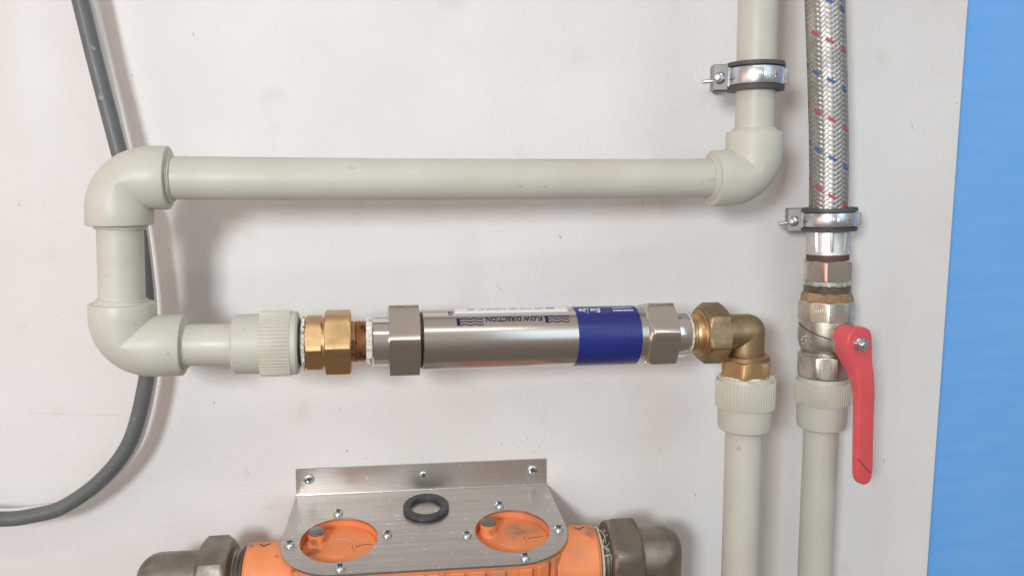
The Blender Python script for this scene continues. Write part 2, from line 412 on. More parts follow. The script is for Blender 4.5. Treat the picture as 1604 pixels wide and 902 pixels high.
# ------------------------------------------------------------------ left brass union
un = thing('brass_union', 'bright brass screw union between grey plastic adapter and steel filter', 'pipe fitting', axf.p(-50))
rev(axf, threads(-72.5, -67.4, 14.6), 56).build('thread', M['iron'], un)
rev(axf, [(-68.6, 12.5), (-68.3, 15.0), (-67.4, 15.8), (-66.4, 15.2), (-66.2, 12)], 120, jit(3, 2.2, .9)).build('sealing_tape', M['tape'], un)
hexa(axf, -66.4, -55.9, 17.0, 18, ch=.9).build('hex_body', M['brass'], un)
rev(axf, [(-56.4, 15.2), (-54.0, 15.2)], 48).build('collar', M['brass'], un)
hexa(axf, -54.8, -39.2, 20.8, 12, ch=.7).build('union_nut', M['brass'], un)
rev(axf, [(-40, 12.4), (-37, 12.4)] + threads(-36.6, -29.5, 13.0, 1.5, 1.0), 56, jit(9, .3, .6)).build('nipple', M['brass_grime'], un)
rev(axf, [(-30.6, 12.2), (-30.2, 13.4), (-28.4, 14.2), (-26.8, 13.6), (-26.4, 11)], 120, jit(5, 2.0, .9)).build('sealing_tape', M['tape'], un)

# ------------------------------------------------------------------ steel filter cylinder
fl = thing('water_filter', 'polished steel water treatment cylinder with blue label band and hex end nuts', 'filter', axf.p(75))
rev(axf, [(-27.2, 12.5), (-26.8, 14.6), (-26.0, 15.4), (-16.0, 15.4)], 64).build('end_fitting', M['chrome'], fl)
hexa(axf, -17.0, 1.9, 24.6, 0, ch=.6).build('end_nut', M['nickel'], fl)
rev(axf, [(1.6, 17.4), (4.6, 17.4)], 64).build('gasket', M['rubber_black'], fl)
rev(axf, [(3.6, 16.5), (3.7, 18.4), (4.1, 18.9), (146.4, 18.9), (147.6, 18.5)], 128).build('cylinder', M['tube'], fl)
rev(axf, [(100.0, 18.7), (100.0, 19.1), (141.4, 19.1), (141.4, 18.7)], 128, cap=False).build('blue_band', M['band'], fl)
hexa(axf, 145.8, 166.4, 22.8, -2, ch=3.4, ch1=.8).build('end_nut', M['nickel'], fl)
rev(axf, [(166, 15.6), (175.4, 15.6), (176.6, 14.9), (177.2, 13)], 64).build('end_fitting', M['chrome'], fl)
RC = 18.9
def patch(mb, x0, x1, a0, a1, r, nx=2, na=14):
    x0 *= .963; x1 *= .963; vs = []; fs = []
    for i in range(nx + 1):
        for j in range(na + 1): vs.append(axf.pt(x0 + (x1 - x0) * i / nx, r, R(a0 + (a1 - a0) * j / na)))
    for i in range(nx):
        for j in range(na): fs.append((i * (na + 1) + j, i * (na + 1) + j + 1, (i + 1) * (na + 1) + j + 1, (i + 1) * (na + 1) + j))
    return mb.add(vs, fs)
b = MB(); patch(b, 24.6, 99.2, -122, -54.5, RC + .10, 2, 20); lab = b.build('paper_label', M['paper'], fl)
def text_on(txt, x0, x1, amid, hdeg, r, name, mtl, parent, shear=0.0, bold=0.034):
    """lettering wrapped on the cylinder, reading from the far side (upside down from here)"""
    cu = bpy.data.curves.new(name, 'FONT'); cu.body = txt; cu.size = 1; cu.fill_mode = 'FRONT'; cu.shear = shear; cu.resolution_u = 3; cu.offset = bold
    o = bpy.data.objects.new(name, cu); COL.objects.link(o)
    dg = bpy.context.evaluated_depsgraph_get(); dg.update()
    me = bpy.data.meshes.new_from_object(o.evaluated_get(dg))
    bpy.data.objects.remove(o); bpy.data.curves.remove(cu)
    xs = [v.co.x for v in me.vertices]; ys = [v.co.y for v in me.vertices]
    x0 *= .963; x1 *= .963; ax, bx, ay, by = min(xs), max(xs), min(ys), max(ys)
    vs = [axf.pt(x1 + (x0 - x1) * (v.co.x - ax) / (bx - ax), r, R(amid - hdeg / 2 + hdeg * (v.co.y - ay) / (by - ay))) for v in me.vertices]
    fs = [tuple(p.vertices) for p in me.polygons]; bpy.data.meshes.remove(me)
    return MB().add(vs, fs).build(name, mtl, parent, smooth=False)
text_on('FLOW DIRECTION', 43.8, 80.6, -38.0, 11.5, RC + .08, 'lettering', M['ink_blue'], fl)
def wave(mb, x0, x1, adeg, seedv, amp=1.1, wdt=1.05, periods=2.6):
    x0 *= .963; x1 *= .963; vs = []; fs = []; n = 40
    for i in range(n + 1):
        q = i / n; a = adeg + amp * sin(q * 2 * pi * periods)
        for s in (-1, 1): vs.append(axf.pt(x0 + (x1 - x0) * q, RC + .08, R(a + s * wdt)))
    for i in range(n): fs.append((2 * i, 2 * i + 1, 2 * i + 3, 2 * i + 2))
    mb.add(vs, fs)
b = MB()
for k in range(3): wave(b, 25.2, 42.0, -39.5 + 6.4 * k, k)
patch(b, 25.0, 27.0, -41.5, -25.0, RC + .07, 1, 6)
b.build('flow_mark', M['ink_blue'], fl, smooth=False)
b = MB()
for k in range(3): wave(b, 82.6, 98.6, -42.5 + 6.4 * k, k)
patch(b, 82.4, 84.4, -44.5, -28.0, RC + .07, 1, 6)
b.build('flow_mark', M['ink_blue'], fl, smooth=False)
text_on('G', 20.2, 23.2, -57, 13, RC + .08, 'emblem', M['ink_blue'], fl)
b = MB(); rr = random.Random(4)
for (xa, xb, n) in ((33.5, 38, 3), (40, 44.5, 3), (46, 58.5, 7), (60.5, 66.5, 4), (68, 76, 5), (78, 83.5, 4)):   # tiny unreadable print
    for k in range(n):
        q = xa + (xb - xa) * k / n; patch(b, q, q + (xb - xa) / n * .66, -76 + rr.uniform(-1, 3), -68 - rr.uniform(-1, 2.5), RC + .17, 1, 3)
patch(b, 85.2, 91, -77, -68.5, RC + .17, 1, 3)
b.build('print', M['ink_grey'], lab, smooth=False)
text_on('Blue Line', 106.4, 121.5, -57.5, 15, 19.22, 'lettering', M['ink_white'], fl, shear=.35, bold=.02)
b = MB()
for (a0, a1) in ((-57.5, -53), (-68, -64.5)):
    q = 129.8 if a0 > -70 else 126
    while q < 143.5:
        l = rr.uniform(1.0, 1.7); patch(b, q, q + l, a0, a1, 19.22, 1, 3); q += l + .45
b.build('print', M['ink_white'], fl, smooth=False)

# ------------------------------------------------------------------ brass elbow union on the right
be = thing('brass_elbow', 'tarnished brass elbow with large union nut between steel filter and plastic pipe', 'pipe fitting', (221, -67, -100))
rev(axf, [(175.8, 11), (176.2, 13.8), (177.6, 14.2), (179.0, 13.4), (179.4, 10)], 96, jit(11, 1.1, .7)).build('sealing_tape', M['tape'], be)
rev(axf, threads(178.6, 182.4, 12.7, 1.3) + [(182.8, 12.2), (184.4, 12.9), (188.6, 13.2), (189.6, 13.2)], 64).build('union_cone', M['brass'], be)
rev(axf, [(186.6, 12.5), (186.6, 15.0), (187.2, 15.6), (188.8, 15.8)], 64).build('cone_seat', M['brass'], be)
hexa(axf, 187.4, 203.6, 20.6, 30, ch=3.0, ch1=1.6).build('union_nut', M['brass_dull'], be)
ebc = axf.p(221.2); vax = Axis((220.2, -67, 110), (222.6, -67, -205), 'z')
elbow(ebc, -df, (0, 0, -1), 12.2, 20, 17, k=13, rim=.3).build('elbow_body', M['brass_dull'], be)
rev(vax, [(-114.2, 11), (-114.6, 14.4), (-115.4, 15.2), (-118.2, 15.2), (-118.6, 14)], 64).build('collar', M['brass_dull'], be)
hexa(vax, -117.6, -130.0, 17.6, -4, ch=1.4, ch1=1.0).build('hex_end', M['brass'], be)
b = MB(); box(b, ebc + vax.ref * 12.0 + V((1.5, 0, 1)), vax.side, vax.ref, (0, 0, 1), .6, .5, 2.2, .2); box(b, ebc + vax.ref * 12.0 + V((.6, 0, 2.9)), vax.side, vax.ref, (0, 0, 1), .9, .45, .4, .2)
b.build('size_mark', M['brass_dull'], be)

# ------------------------------------------------------------------ lower left plastic pipe
def down_pipe(ax, z_top, label, grip, r_s, zs, tint, group='grey plastic pipes going down'):
    o = thing('plastic_pipe', label, 'pipe', ax.p(-250), group)
    rev(ax, [(zs[3] + 8, RP * grip), (-420, RP * grip)], 48).build('pipe', M['ppr'], o)
    rev(ax, [(z_top - 1.2, 12), (z_top, 15.2 * grip), (z_top, 17.6 * grip), (zs[0] - .1, 18.6 * grip)], 64).build('adapter_rim', M['ppr'], o)
    knurl(ax, zs[0], zs[1], 19.9 * grip).build('adapter_grip', M['ppr_knurl'], o)
    rev(ax, [(zs[1] + .2, 18.2 * grip), (zs[2], 17.9 * grip), (zs[3] + 1, 17.2 * grip), (zs[3], 15.8 * grip), (zs[3], 12)], 64).build('adapter_socket', M['ppr'], o)
    return o
lp = down_pipe(vax, -129.6, 'grey plastic pipe running down from the tarnished brass elbow', 1.0, 18, (-132.2, -150.6, -163.4, -167.0), 0)
rev(vax, [(-131, 12), (-130.4, 16.6), (-129.4, 16.2), (-128.4, 15.0), (-128.0, 12)], 96, jit(21, 1.2, .5)).build('sealing_tape', M['tape'], lp)
b = MB(); rr = random.Random(12)
for k in range(26):
    a = R(rr.choice((rr.uniform(40, 100), rr.uniform(-95, -50), rr.uniform(-90, 90)))); p0 = vax.pt(-129.5, 16.4, a)
    d = (vax.dir(a) + V((0, 0, rr.uniform(-.2, 1.0)))).normalized(); l = rr.uniform(2, 6)
    pts = catmull([p0, p0 + d * l * .5 + V((rr.uniform(-1, 1), 0, rr.uniform(-1, 1))), p0 + d * l + V((rr.uniform(-1, 1), rr.uniform(-1, 1), -rr.uniform(0, 2)))], 4)
    tube(pts, .13, 5, b)
b.build('fibre_wisps', M['tape'], lp, kind='stuff')

# ------------------------------------------------------------------ right pipe, ball valve, hose
rax = Axis((297.4, -30, -70), (298.6, -30, -205), 'z')
rp = down_pipe(rax, -141.0, 'grey plastic pipe standing under the red-handled ball valve', .99, 18, (-144.0, -160.6, -174.5, -180.0), 0)
rev(rax, [(-139.6, 13), (-140.2, 15.4), (-141.4, 16.4), (-142.4, 16.2)], 72, jit(31, .6, .5)).build('sealing_ring', M['rust'], rp)
bv = thing('ball_valve', 'nickel ball valve with a long red lever handle hanging down', 'valve', rax.p(-110))
rev(rax, threads(-72.6, -79.5, 16.6, 1.6), 72, jit(33, .5, .4)).build('thread', M['iron'], bv)
rev(rax, [(-69.4, 12), (-69.6, 15.4), (-71.0, 16.2), (-73.2, 16.0), (-74, 14)], 120, jit(37, 1.6, .3)).build('sealing_tape', M['green'], bv)
rev(rax, [(-77.6, 14), (-78.2, 16.4), (-81, 17.6), (-84.0, 17.9), (-86.2, 17.2), (-86.6, 14)], 96, jit(35, .7, .3)).build('hemp_seal', M['rust'], bv)
hexa(rax, -84.0, -99.0, 19.6, 7, sides=8, ch=1.4, ch1=.8).build('octagon_end', M['valve'], bv)
rev(rax, [(-97.5, 17.0), (-98.6, 18.6), (-101, 18.9), (-108, 19.0), (-114, 18.8), (-118.4, 17.8), (-120.6, 16.6), (-121.4, 15.4), (-123.0, 15.2)], 80).build('body', M['valve'], bv)
# slanted parting seam and embossed mark on the body
b = MB(); pts = [rax.pt(-101.5 - 8.5 * (i / 24), 18.95, R(-72 + 82 * i / 24)) for i in range(25)]; tube(pts, .42, 8, b); b.build('seam', M['dark'], bv)
b = MB()
for k in range(9):
    a = R(-44 + 13 * cos(2 * pi * k / 8)); z = -113.2 + 3.4 * sin(2 * pi * k / 8)
    if k == 8: a, z = R(-44), -113.2
    p = rax.pt(z, 18.9, a); tube([p, p + rax.dir(a) * .55], .75, 8, b)
b.build('embossed_mark', M['valve'], bv)
b = MB()
for k in range(4):
    p = rax.pt(-90.5 + .3 * k, 18.1, R(-21 + 5 * k)); box(b, p, rax.side, rax.dir(R(-15)), (0, 0, 1), .5, .5, 1.3 - .2 * (k % 2), .15)
b.build('embossed_mark', M['valve'], bv)
rev(rax, [(-121.6, 14.0), (-122.4, 16.6), (-123.4, 17.2), (-124.2, 16.2)], 72).build('shoulder', M['valve'], bv)
hexa(rax, -123.6, -140.6, 19.4, -16, sides=8, ch=1.3).build('octagon_end', M['valve'], bv)
LD = V((cos(R(76)), -sin(R(76)), 0)); LE = V((sin(R(76)), cos(R(76)), 0)); ZU = V((0, 0, 1))
lc = rax.p(-110.8)
class Free(Axis):
    def __init__(s, o, d, ref): s.o = V(o); s.d = V(d).normalized(); r = V(ref); s.ref = (r - s.d * r.dot(s.d)).normalized(); s.side = s.d.cross(s.ref)
    def p(s, t): return s.o + s.d * t
sx = Free(lc, LD, ZU)
rev(sx, [(14, 10.6), (21.0, 10.6), (21.6, 10.0)], 48).build('stem_boss', M['valve'], bv)
rev(sx, [(21, 8.0), (24.5, 8.0)], 40).build('gland_nut', M['nickel'], bv)
secs = []
def sect(z, e, hw, dfront, dep, rad=1.1):
    hd = dep / 2; rd = min(rad, hw * .9, hd * .9)
    return [lc + LE * (e + x) + LD * (dfront - hd + y) + ZU * z for (x, y) in rrect(hw, hd, rd)]
st = [(11.6, 0.4, 2.2, 32.2, 12.5), (11.2, 0.4, 4.6, 32.7, 13.6), (9.8, 0.4, 7.4, 33.3, 14.6), (7.4, 0.4, 9.4, 33.4, 15.2), (4, 0.4, 10.6, 33.4, 15.6), (0, 0.4, 11, 33.4, 15.8), (-4, 1.16, 10.8, 33.4, 15.4), (-9, 2.16, 9.9, 33.6, 14.2), (-15, 3.5, 8.9, 34.2, 12.2), (-21, 4.87, 8.1, 35.2, 10.2), (-28, 5.72, 7.5, 36.2, 8.2), (-36, 6.31, 7.2, 36.8, 6.8), (-50, 6.64, 7.1, 36.8, 6.2), (-70, 7.42, 7.1, 36.8, 6.0), (-89, 8.54, 7.1, 36.8, 6.0), (-94.5, 8.77, 6.8, 36.8, 6.0), (-98.5, 9.01, 5.6, 36.8, 5.8), (-100.6, 9.13, 4, 36.7, 5.2), (-101.6, 9.19, 1.6, 36.5, 4.4)]
# smooth interpolation of the stations
fine = []
for i in range(len(st) - 1):
    for k in range(4):
        p0 = st[max(i - 1, 0)]; p1 = st[i]; p2 = st[i + 1]; p3 = st[min(i + 2, len(st) - 1)]; q = k / 4
        fine.append(tuple(a1 + (a2 - a1) * (q * q * (3 - 2 * q) * .5 + q * .5) for a1, a2 in zip(p1, p2)))
fine.append(st[-1])
lever = loft([sect(*s_) for s_ in fine]).build('lever', M['red'], bv, sharp=50)
rev(sx, [(33.0, 5.3), (34.0, 5.5), (34.8, 5.3)], 32).build('washer', M['zinc'], bv)
bo = hexa(sx, 34.6, 37.8, 4.7, 10, ch=.7).build('lever_nut', M['zinc'], bv)
rev(sx, [(37.6, 2.4), (38.4, 2.4), (38.8, 1.9)], 24).build('stem_end', M['zinc'], bo)
b = MB(); p0 = lc + LD * 36.85 + LE * 1.2 + ZU * -82; p1 = lc + LD * 36.85 + LE * 12.6 + ZU * -93; tube([p0.lerp(p1, i / 6) for i in range(7)], .28, 6, b)
b.build('dark_line', M['dark'], lever)  # thin dark diagonal line near the lower end of the lever

# braided hose ------------------------------------------------
ho = thing('braided_hose', 'steel braided flexible hose with red and blue tracer threads above the valve', 'hose', (296, -30, -40))
hp = [(297.2, -30, -75), (296.6, -30, -58), (296.0, -30, -40), (295.2, -30, -14), (293.6, -30, 20), (290.6, -30, 60), (284.9, -30, 125), (279, -30, 180), (271, -30, 240), (262, -30, 300)]
hc = catmull(hp, 40)
hs = [0.0]
for i in range(1, len(hc)): hs.append(hs[-1] + (hc[i] - hc[i - 1]).length)
import bisect
def hpt(s_):
    i = min(max(bisect.bisect_right(hs, s_) - 1, 0), len(hc) - 2); q = (s_ - hs[i]) / max(hs[i + 1] - hs[i], 1e-6)
    p = hc[i].lerp(hc[i + 1], q); t = (hc[i + 1] - hc[i]).normalized(); f = (V((0, -1, 0)) - t * t.dot(V((0, -1, 0)))).normalized()
    return p, t, f, t.cross(f)
S0, S1 = 50.0, hs[-1]
tube([hpt(S0 - 10 + (S1 - S0 + 10) * i / 120)[0] for i in range(121)], 12.2, 32).build('rubber_core', M['core'], ho)
NB, PITCH, RH = 16, 53.0, 13.0
def strand(mb, k, hand, width=1.0, ph0=0.0):
    """one flat carrier of the braid, over two and under two"""
    n = int((S1 - S0) / .62); vs = []; fs = []
    for i in range(n + 1):
        s_ = S0 + (S1 - S0) * i / n
        a = hand * 2 * pi * s_ / PITCH + 2 * pi * k / NB
        x = 2 * k + hand * 2 * s_ * NB / PITCH                  # own index plus the index of the carrier being crossed
        lift = hand * .26 * max(-1, min(1, 1.8 * sin(2 * pi * (x + .5) / 4)))
        p, t, f, g = hpt(s_)
        rad = f * cos(a) + g * sin(a); tan = -f * sin(a) + g * cos(a)
        along = (t + tan * (hand * 2 * pi * RH / PITCH)).normalized(); wd = rad.cross(along)
        for (x, h) in ((-1, -.12), (-.34, .10), (.34, .10), (1, -.12)):
            vs.append(p + rad * (RH + lift + h) + wd * (x * width))
    for i in range(n):
        for j in range(3): fs.append((4 * i + j, 4 * i + j + 1, 4 * i + j + 5, 4 * i + j + 4))
    mb.add(vs, fs)
b = MB()
for hand in (1, -1):
    for k in range(NB):
        if hand == -1 and k in (3, 11): continue
        strand(b, k, hand, 1.28)
b.build('wire_braid', M['wire'], ho, sharp=60)
b = MB(); strand(b, 3, -1, 1.0); b.build('tracer_thread', M['red_thread'], ho)['label'] = 'red tracer thread'
b = MB(); strand(b, 11, -1, 1.0); b.build('tracer_thread', M['blue_thread'], ho)['label'] = 'blue tracer thread'
hax = Axis((295.6, -30, -20), (297.2, -30, -75), 'z')
# crimped ferrule with raised lengthwise ridges
def ridges(th, t, r):
    x = ((th + R(12)) % R(45)) - R(22.5)
    return r + (1.3 * max(0, 1 - abs(x) / R(5.5)) if -48 < t < -23 else 0)
rev(hax, [(-22, 13.7), (-24, 14.0), (-47.4, 14.0), (-48.6, 14.4), (-50.6, 15.0), (-51.2, 14.2)], 160, ridges).build('ferrule', M['ferrule'], ho)
rev(hax, [(-50.8, 14.6), (-51.6, 14.7), (-54.4, 14.7), (-54.9, 14.6)], 56).build('gasket', M['gasket'], ho)
hexa(hax, -54.6, -70.0, 18.6, 1, ch=1.2).build('swivel_nut', M['nickel'], ho)

# ------------------------------------------------------------------ pipe clamps
def clamp(ax, zc, r_in, r_out, label, half=8.0, tilt=0.0, ear=-78, ring_seg=72):
    c = ax.p(zc); o = thing('pipe_clamp', label, 'pipe clamp', c, 'rubber lined pipe clamps')
    h = half
    rev(ax, [(zc + h + 2.6, r_in), (zc + h + 2.8, r_out + .8), (zc + h + .2, r_out + 1.2), (zc + h, r_out - 1.2), (zc - h, r_out - 1.2), (zc - h - .2, r_out + 1.2),
             (zc - h - 2.8, r_out + .8), (zc - h - 2.6, r_in)], ring_seg).build('rubber_lining', M['rubber'], o)
    bm_ = rev(ax, [(zc + h - .3, r_out - 1.3), (zc + h - .4, r_out - .1), (zc + h - .9, r_out + .2), (zc - h + .9, r_out + .2), (zc - h + .4, r_out - .1), (zc - h + .3, r_out - 1.3)], ring_seg)
    band = bm_.build('band', M['band_zinc'], o)
    # raised marks pressed into the band
    b = MB()
    for k, a in enumerate((6, 10, 13, 19, 22, 27)):
        p = ax.pt(zc + 1.2 - .25 * k, r_out + .2, R(a)); box(b, p, ax.side, ax.dir(R(a)), ZU, .32 + .2 * (k % 2), .16, 1.5 - .35 * (k % 3), .1)
    b.build('pressed_mark', M['zinc_dull'], band)
    b = MB(); a = R(44); p = ax.pt(zc, r_out + .2, a); sd = ax.d.cross(ax.dir(a)).normalized()
    box(b, p, sd, ax.dir(a), ZU, .5, .2, 2.2, .1); box(b, p, sd, ax.dir(a), ZU, 1.9, .19, .5, .1)
    b.build('pressed_cross', M['zinc_dull'], band)
    # ear: two folded tabs drawn together by a screw
    a = R(ear); rd = ax.dir(a); tg = (ax.dir(a + .01) - ax.dir(a)).normalized()
    for k, off in enumerate((2.2, -7.5)):
        b = MB(); box(b, c + rd * (r_out - .4) + tg * (off + .3), rd, tg, ZU, .45, 1.5, 8.3, .15); b.build('tab_edge', M['zinc'], o)
        b = MB(); box(b, c + rd * (r_out + 4.4) + tg * off, rd, tg, ZU, 5.2, .9, 8.2, .35)
        box(b, c + rd * (r_out + 9.2) + tg * (off - (1.6 if k == 0 else -1.6)), rd, tg, ZU, .8, 2.4, 8.2, .35)
        b.build('ear_tab', M['zinc_dull'], o)
    scx = Free(c + rd * (r_out + 4.6) + V((0, 0, -.6)), (tg * 1.0 + rd * .42).normalized(), ZU)
    scr = rev(scx, threads(-15, 9, 1.9, 1.0, .4) , 20).build('screw', M['zinc'], o)
    rev(scx, [(3.2, 3.9), (4.0, 3.9), (5.6, 3.1), (6.4, 1.4)], 28).build('screw_head', M['zinc'], scr)
    tip = Free(c + rd * (r_out + 8) + V((0, 0, -1.8)), (rd * 1.0 + tg * .35 + V((0, 0, -.12))).normalized(), ZU)
    rev(tip, threads(0, 9.0, 1.5, 1.0, .35), 16).build('screw_tip', M['zinc'], scr)
    # far hinge lug and wall stud
    a2 = R(100); rd2 = ax.dir(a2); tg2 = (ax.dir(a2 + .01) - ax.dir(a2)).normalized()
    b = MB(); box(b, c + rd2 * (r_out + 1.2), rd2, tg2, ZU, 1.8, 3.0, h - .8, .5); b.build('hinge', M['zinc'], o)
    yb = c.y + r_out - .5
    sdx = Free((c.x, yb, c.z), (0, 1, 0), ZU)
    rev(sdx, [(0, 5.2), (4, 5.2), (4.2, 4), (-yb - 1.4, 4), (-yb + .3, 4)], 32).build('wall_stud', M['iron'], o)
    return o
clamp(vax, 67.6, 12.4, 17.4, 'rubber lined zinc clamp holding the top of the grey plastic pipe', 5.9)
clamp(hax, -25.8, 13.8, 18.6, 'rubber lined zinc clamp round the lower end of the braided hose', 5.4)

# ------------------------------------------------------------------ cables
cp = [(-219, -29, 190), (-211, -29, 150), (-203.8, -29.0, 112.7), (-196.9, -29.0, 74.2), (-187.4, -29.0, 24.8), (-181.4, -29.0, -5.5), (-177.8, -29.0, -30.2), (-176.0, -29.0, -55.2), (-175.3, -29.0, -77.5), (-176.2, -29.0, -106.2),
      (-178.9, -29.0, -132.1), (-190.9, -29.0, -171.1), (-210.6, -29.0, -196.9), (-235.9, -29.0, -214.8), (-256.4, -29.0, -220.2), (-276.3, -29.0, -221.5), (-325, -27, -218), (-375, -25, -207)]
tag(tube(catmull(cp, 10), 4.95, 24).build('cable', M['cable'], origin=(-190, -29, -20)), 'thick dark grey cable curving behind the plastic elbows at far left', 'cable')
wp = [(-217.5, -21, 192), (-209, -21, 152), (-201.5, -21.0, 114.5), (-195.6, -21.0, 75.4), (-187.4, -21.0, 25.2), (-181.7, -21.0, -5.6), (-178.0, -21.0, -30.7), (-176.2, -21.0, -56.1), (-175.4, -21.0, -78.5), (-176.3, -21.0, -107.8),
      (-178.6, -21.0, -134.1), (-190.3, -21.0, -173.8), (-211.5, -21.0, -200.7), (-239.0, -21.0, -217.6), (-260.9, -21.0, -221.3), (-281.5, -21.0, -221.4), (-325, -19, -216), (-375, -17, -204)]
tag(tube(catmull(wp, 10), 4.3, 20).build('cable', M['cable_white'], origin=(-185, -21, -20)), 'thin white cable hidden just behind the thick dark grey one', 'cable')

# ------------------------------------------------------------------ steel bracket
TL = R(9.0)
X_, VV, NN = V((1, 0, 0)), V((0, -cos(TL), -sin(TL))), V((0, -sin(TL), cos(TL)))
PO = V((0, -1.6, -225.5))
def pl(x, v, n=0): return PO + X_ * x + VV * v + NN * n
br = thing('steel_bracket', 'brushed stainless bracket screwed to the wall with two round holes in its shelf', 'bracket', (4, -2, -226))
b = MB(); box(b, (4.1, -.95, -215.6), (1, 0, 0), (0, 1, 0), (0, 0, 1), 92.1, .85, 9.9, .25); b.build('wall_flange', M['plate'], br)
HC = [(-52.6, 58.0), (63.4, 58.0)]; HR, PRAD = 25.4, 37.6
# outline of the shelf, starting at the left bend corner and running round the front
def shelf_outline(inset=0.0):
    o = [(-88.2 + inset, 0.0)]
    for i in range(25):
        a = pi + .06 - (pi / 2 + .06) * i / 24; o.append((HC[0][0] + (PRAD - inset) * cos(a), HC[0][1] + (PRAD - inset) * sin(a)))
    for i in range(25):
        a = pi / 2 - (pi / 2 + .06) * i / 24; o.append((HC[1][0] + (PRAD - inset) * cos(a), HC[1][1] + (PRAD - inset) * sin(a)))
    o.append((96.4 - inset, 0.0)); return o
import bmesh
def plate_with_holes(outline, holes, th):
    bm = bmesh.new(); loops = [outline] + holes; edges = []
    for lp_ in loops:
        vs = [bm.verts.new((p[0], p[1], 0)) for p in lp_]
        for i in range(len(vs)): edges.append(bm.edges.new((vs[i], vs[(i + 1) % len(vs)])))
    bmesh.ops.triangle_fill(bm, use_beauty=True, use_dissolve=False, edges=edges)
    top = [tuple(v.co) for v in bm.verts]; bm.verts.index_update(); fs = [tuple(v.index for v in f.verts) for f in bm.faces]
    bm.free(); mb = MB(); n = len(top)
    vs = [pl(p[0], p[1], 0) for p in top] + [pl(p[0], p[1], -th) for p in top]
    F_ = list(fs) + [tuple(i + n for i in reversed(f)) for f in fs]
    k = 0
    for lp_ in loops:
        m = len(lp_)
        for i in range(m): a, c = k + i, k + (i + 1) % m; F_.append((a, c, c + n, a + n))
        k += m
    return mb.add(vs, F_)
circ = lambda c, r, n=64: [(c[0] + r * cos(2 * pi * i / n), c[1] + r * sin(2 * pi * i / n)) for i in range(n)]
plate_with_holes(shelf_outline(), [circ(h, HR) for h in HC], 1.6).build('shelf', M['plate'], br)
b = MB(); tube([V((-88.0, -1.6, -225.4)), V((96.2, -1.6, -225.4))], .45, 8, b); b.build('bend_edge', M['plate'], br)
def screw(o, d, ref, r, hgt, name='screw', rot=0.0):
    ax = Free(o, d, ref)
    s_ = rev(ax, [(-.4, r * .96), (0, r)] + [(hgt * sin(q), r * cos(q)) for q in (.25, .6, .95, 1.25)] , 28).build(name, M['zinc'], br)
    b = MB(); a = ax.ref * cos(rot) + ax.side * sin(rot); c = ax.ref * -sin(rot) + ax.side * cos(rot); p = V(o) + ax.d * (hgt * .9)
    box(b, p, a, c, ax.d, r * .55, r * .14, hgt * .12); box(b, p, c, a, ax.d, r * .55, r * .14, hgt * .125); b.build('cross_recess', M['dark'], s_, smooth=False)
    return s_
for i, (x, z) in enumerate(((-78.6, -213.3), (4.0, -213.7), (85.6, -213.8))):
    screw((x, -1.8, z), (0, -1, 0), ZU, 3.9 if i != 1 else 3.2, 1.5, rot=.4 * i + .2)
for hi, h in enumerate(HC):
    for k, a in enumerate((96, 186, 276, 4) if hi == 0 else (100, 186, 278, -4)):
        a = R(-a); screw(pl(h[0] + 31.6 * cos(a), h[1] + 31.6 * sin(a), 0), NN, X_, 3.5, 2.6, rot=.5 + k)

# black sealing ring on the shelf
wx = Free(pl(5.4, 26.5, 0), NN, X_)
tag(rev(wx, [(.1, 11.1), (.1, 15.7), (.5, 16.2), (2.7, 16.2), (3.2, 15.7), (3.2, 11.4), (2.7, 10.9), (.5, 10.9), (.1, 11.1)], 64, cap=False).build('rubber_ring', M['rubber_black'], origin=tuple(wx.o)),
    'loose black rubber sealing ring lying on the steel shelf', 'washer')

# ------------------------------------------------------------------ orange meter body under the shelf
pu = thing('orange_pump', 'orange cast pump body bolted under the steel bracket shelf', 'pump', (5, -58, -260))
def ext(mb, outline, n0, n1):
    m = len(outline); vs = [pl(p[0], p[1], n0) for p in outline] + [pl(p[0], p[1], n1) for p in outline]
    fs = [tuple(range(m)), tuple(range(m, 2 * m))] + [(i, (i + 1) % m, (i + 1) % m + m, i + m) for i in range(m)]
    return mb.add(vs, fs)
def stadium(rad, n=24):
    o = []
    for i in range(n + 1): a = pi * 1.5 - pi * i / n; o.append((HC[0][0] + rad * cos(a), HC[0][1] + rad * sin(a)))
    for i in range(n + 1): a = pi / 2 - pi * i / n; o.append((HC[1][0] + rad * cos(a), HC[1][1] + rad * sin(a)))
    return o
b = MB(); ext(b, stadium(33.4), -8.5, -58); b.build('body', M['orange'], pu)
b = MB(); ext(b, stadium(36.4), -2.2, -8.6)
for (c0, r0) in ((None, None),): pass
pu_flange_holes = [circ(h, HR - .2) for h in HC]
def ring_plate(outline, holes, n0, n1):
    mb = plate_with_holes(outline, holes, 1.0); cnt = len(mb.v) // 2
    mb.v = [tuple(V(p) + NN * (n0 if i < cnt else n1 + 1.0)) for i, p in enumerate(mb.v)]; return mb
ring_plate(stadium(34.8), pu_flange_holes, -1.9, -8.4).build('flange', M['orange'], pu)
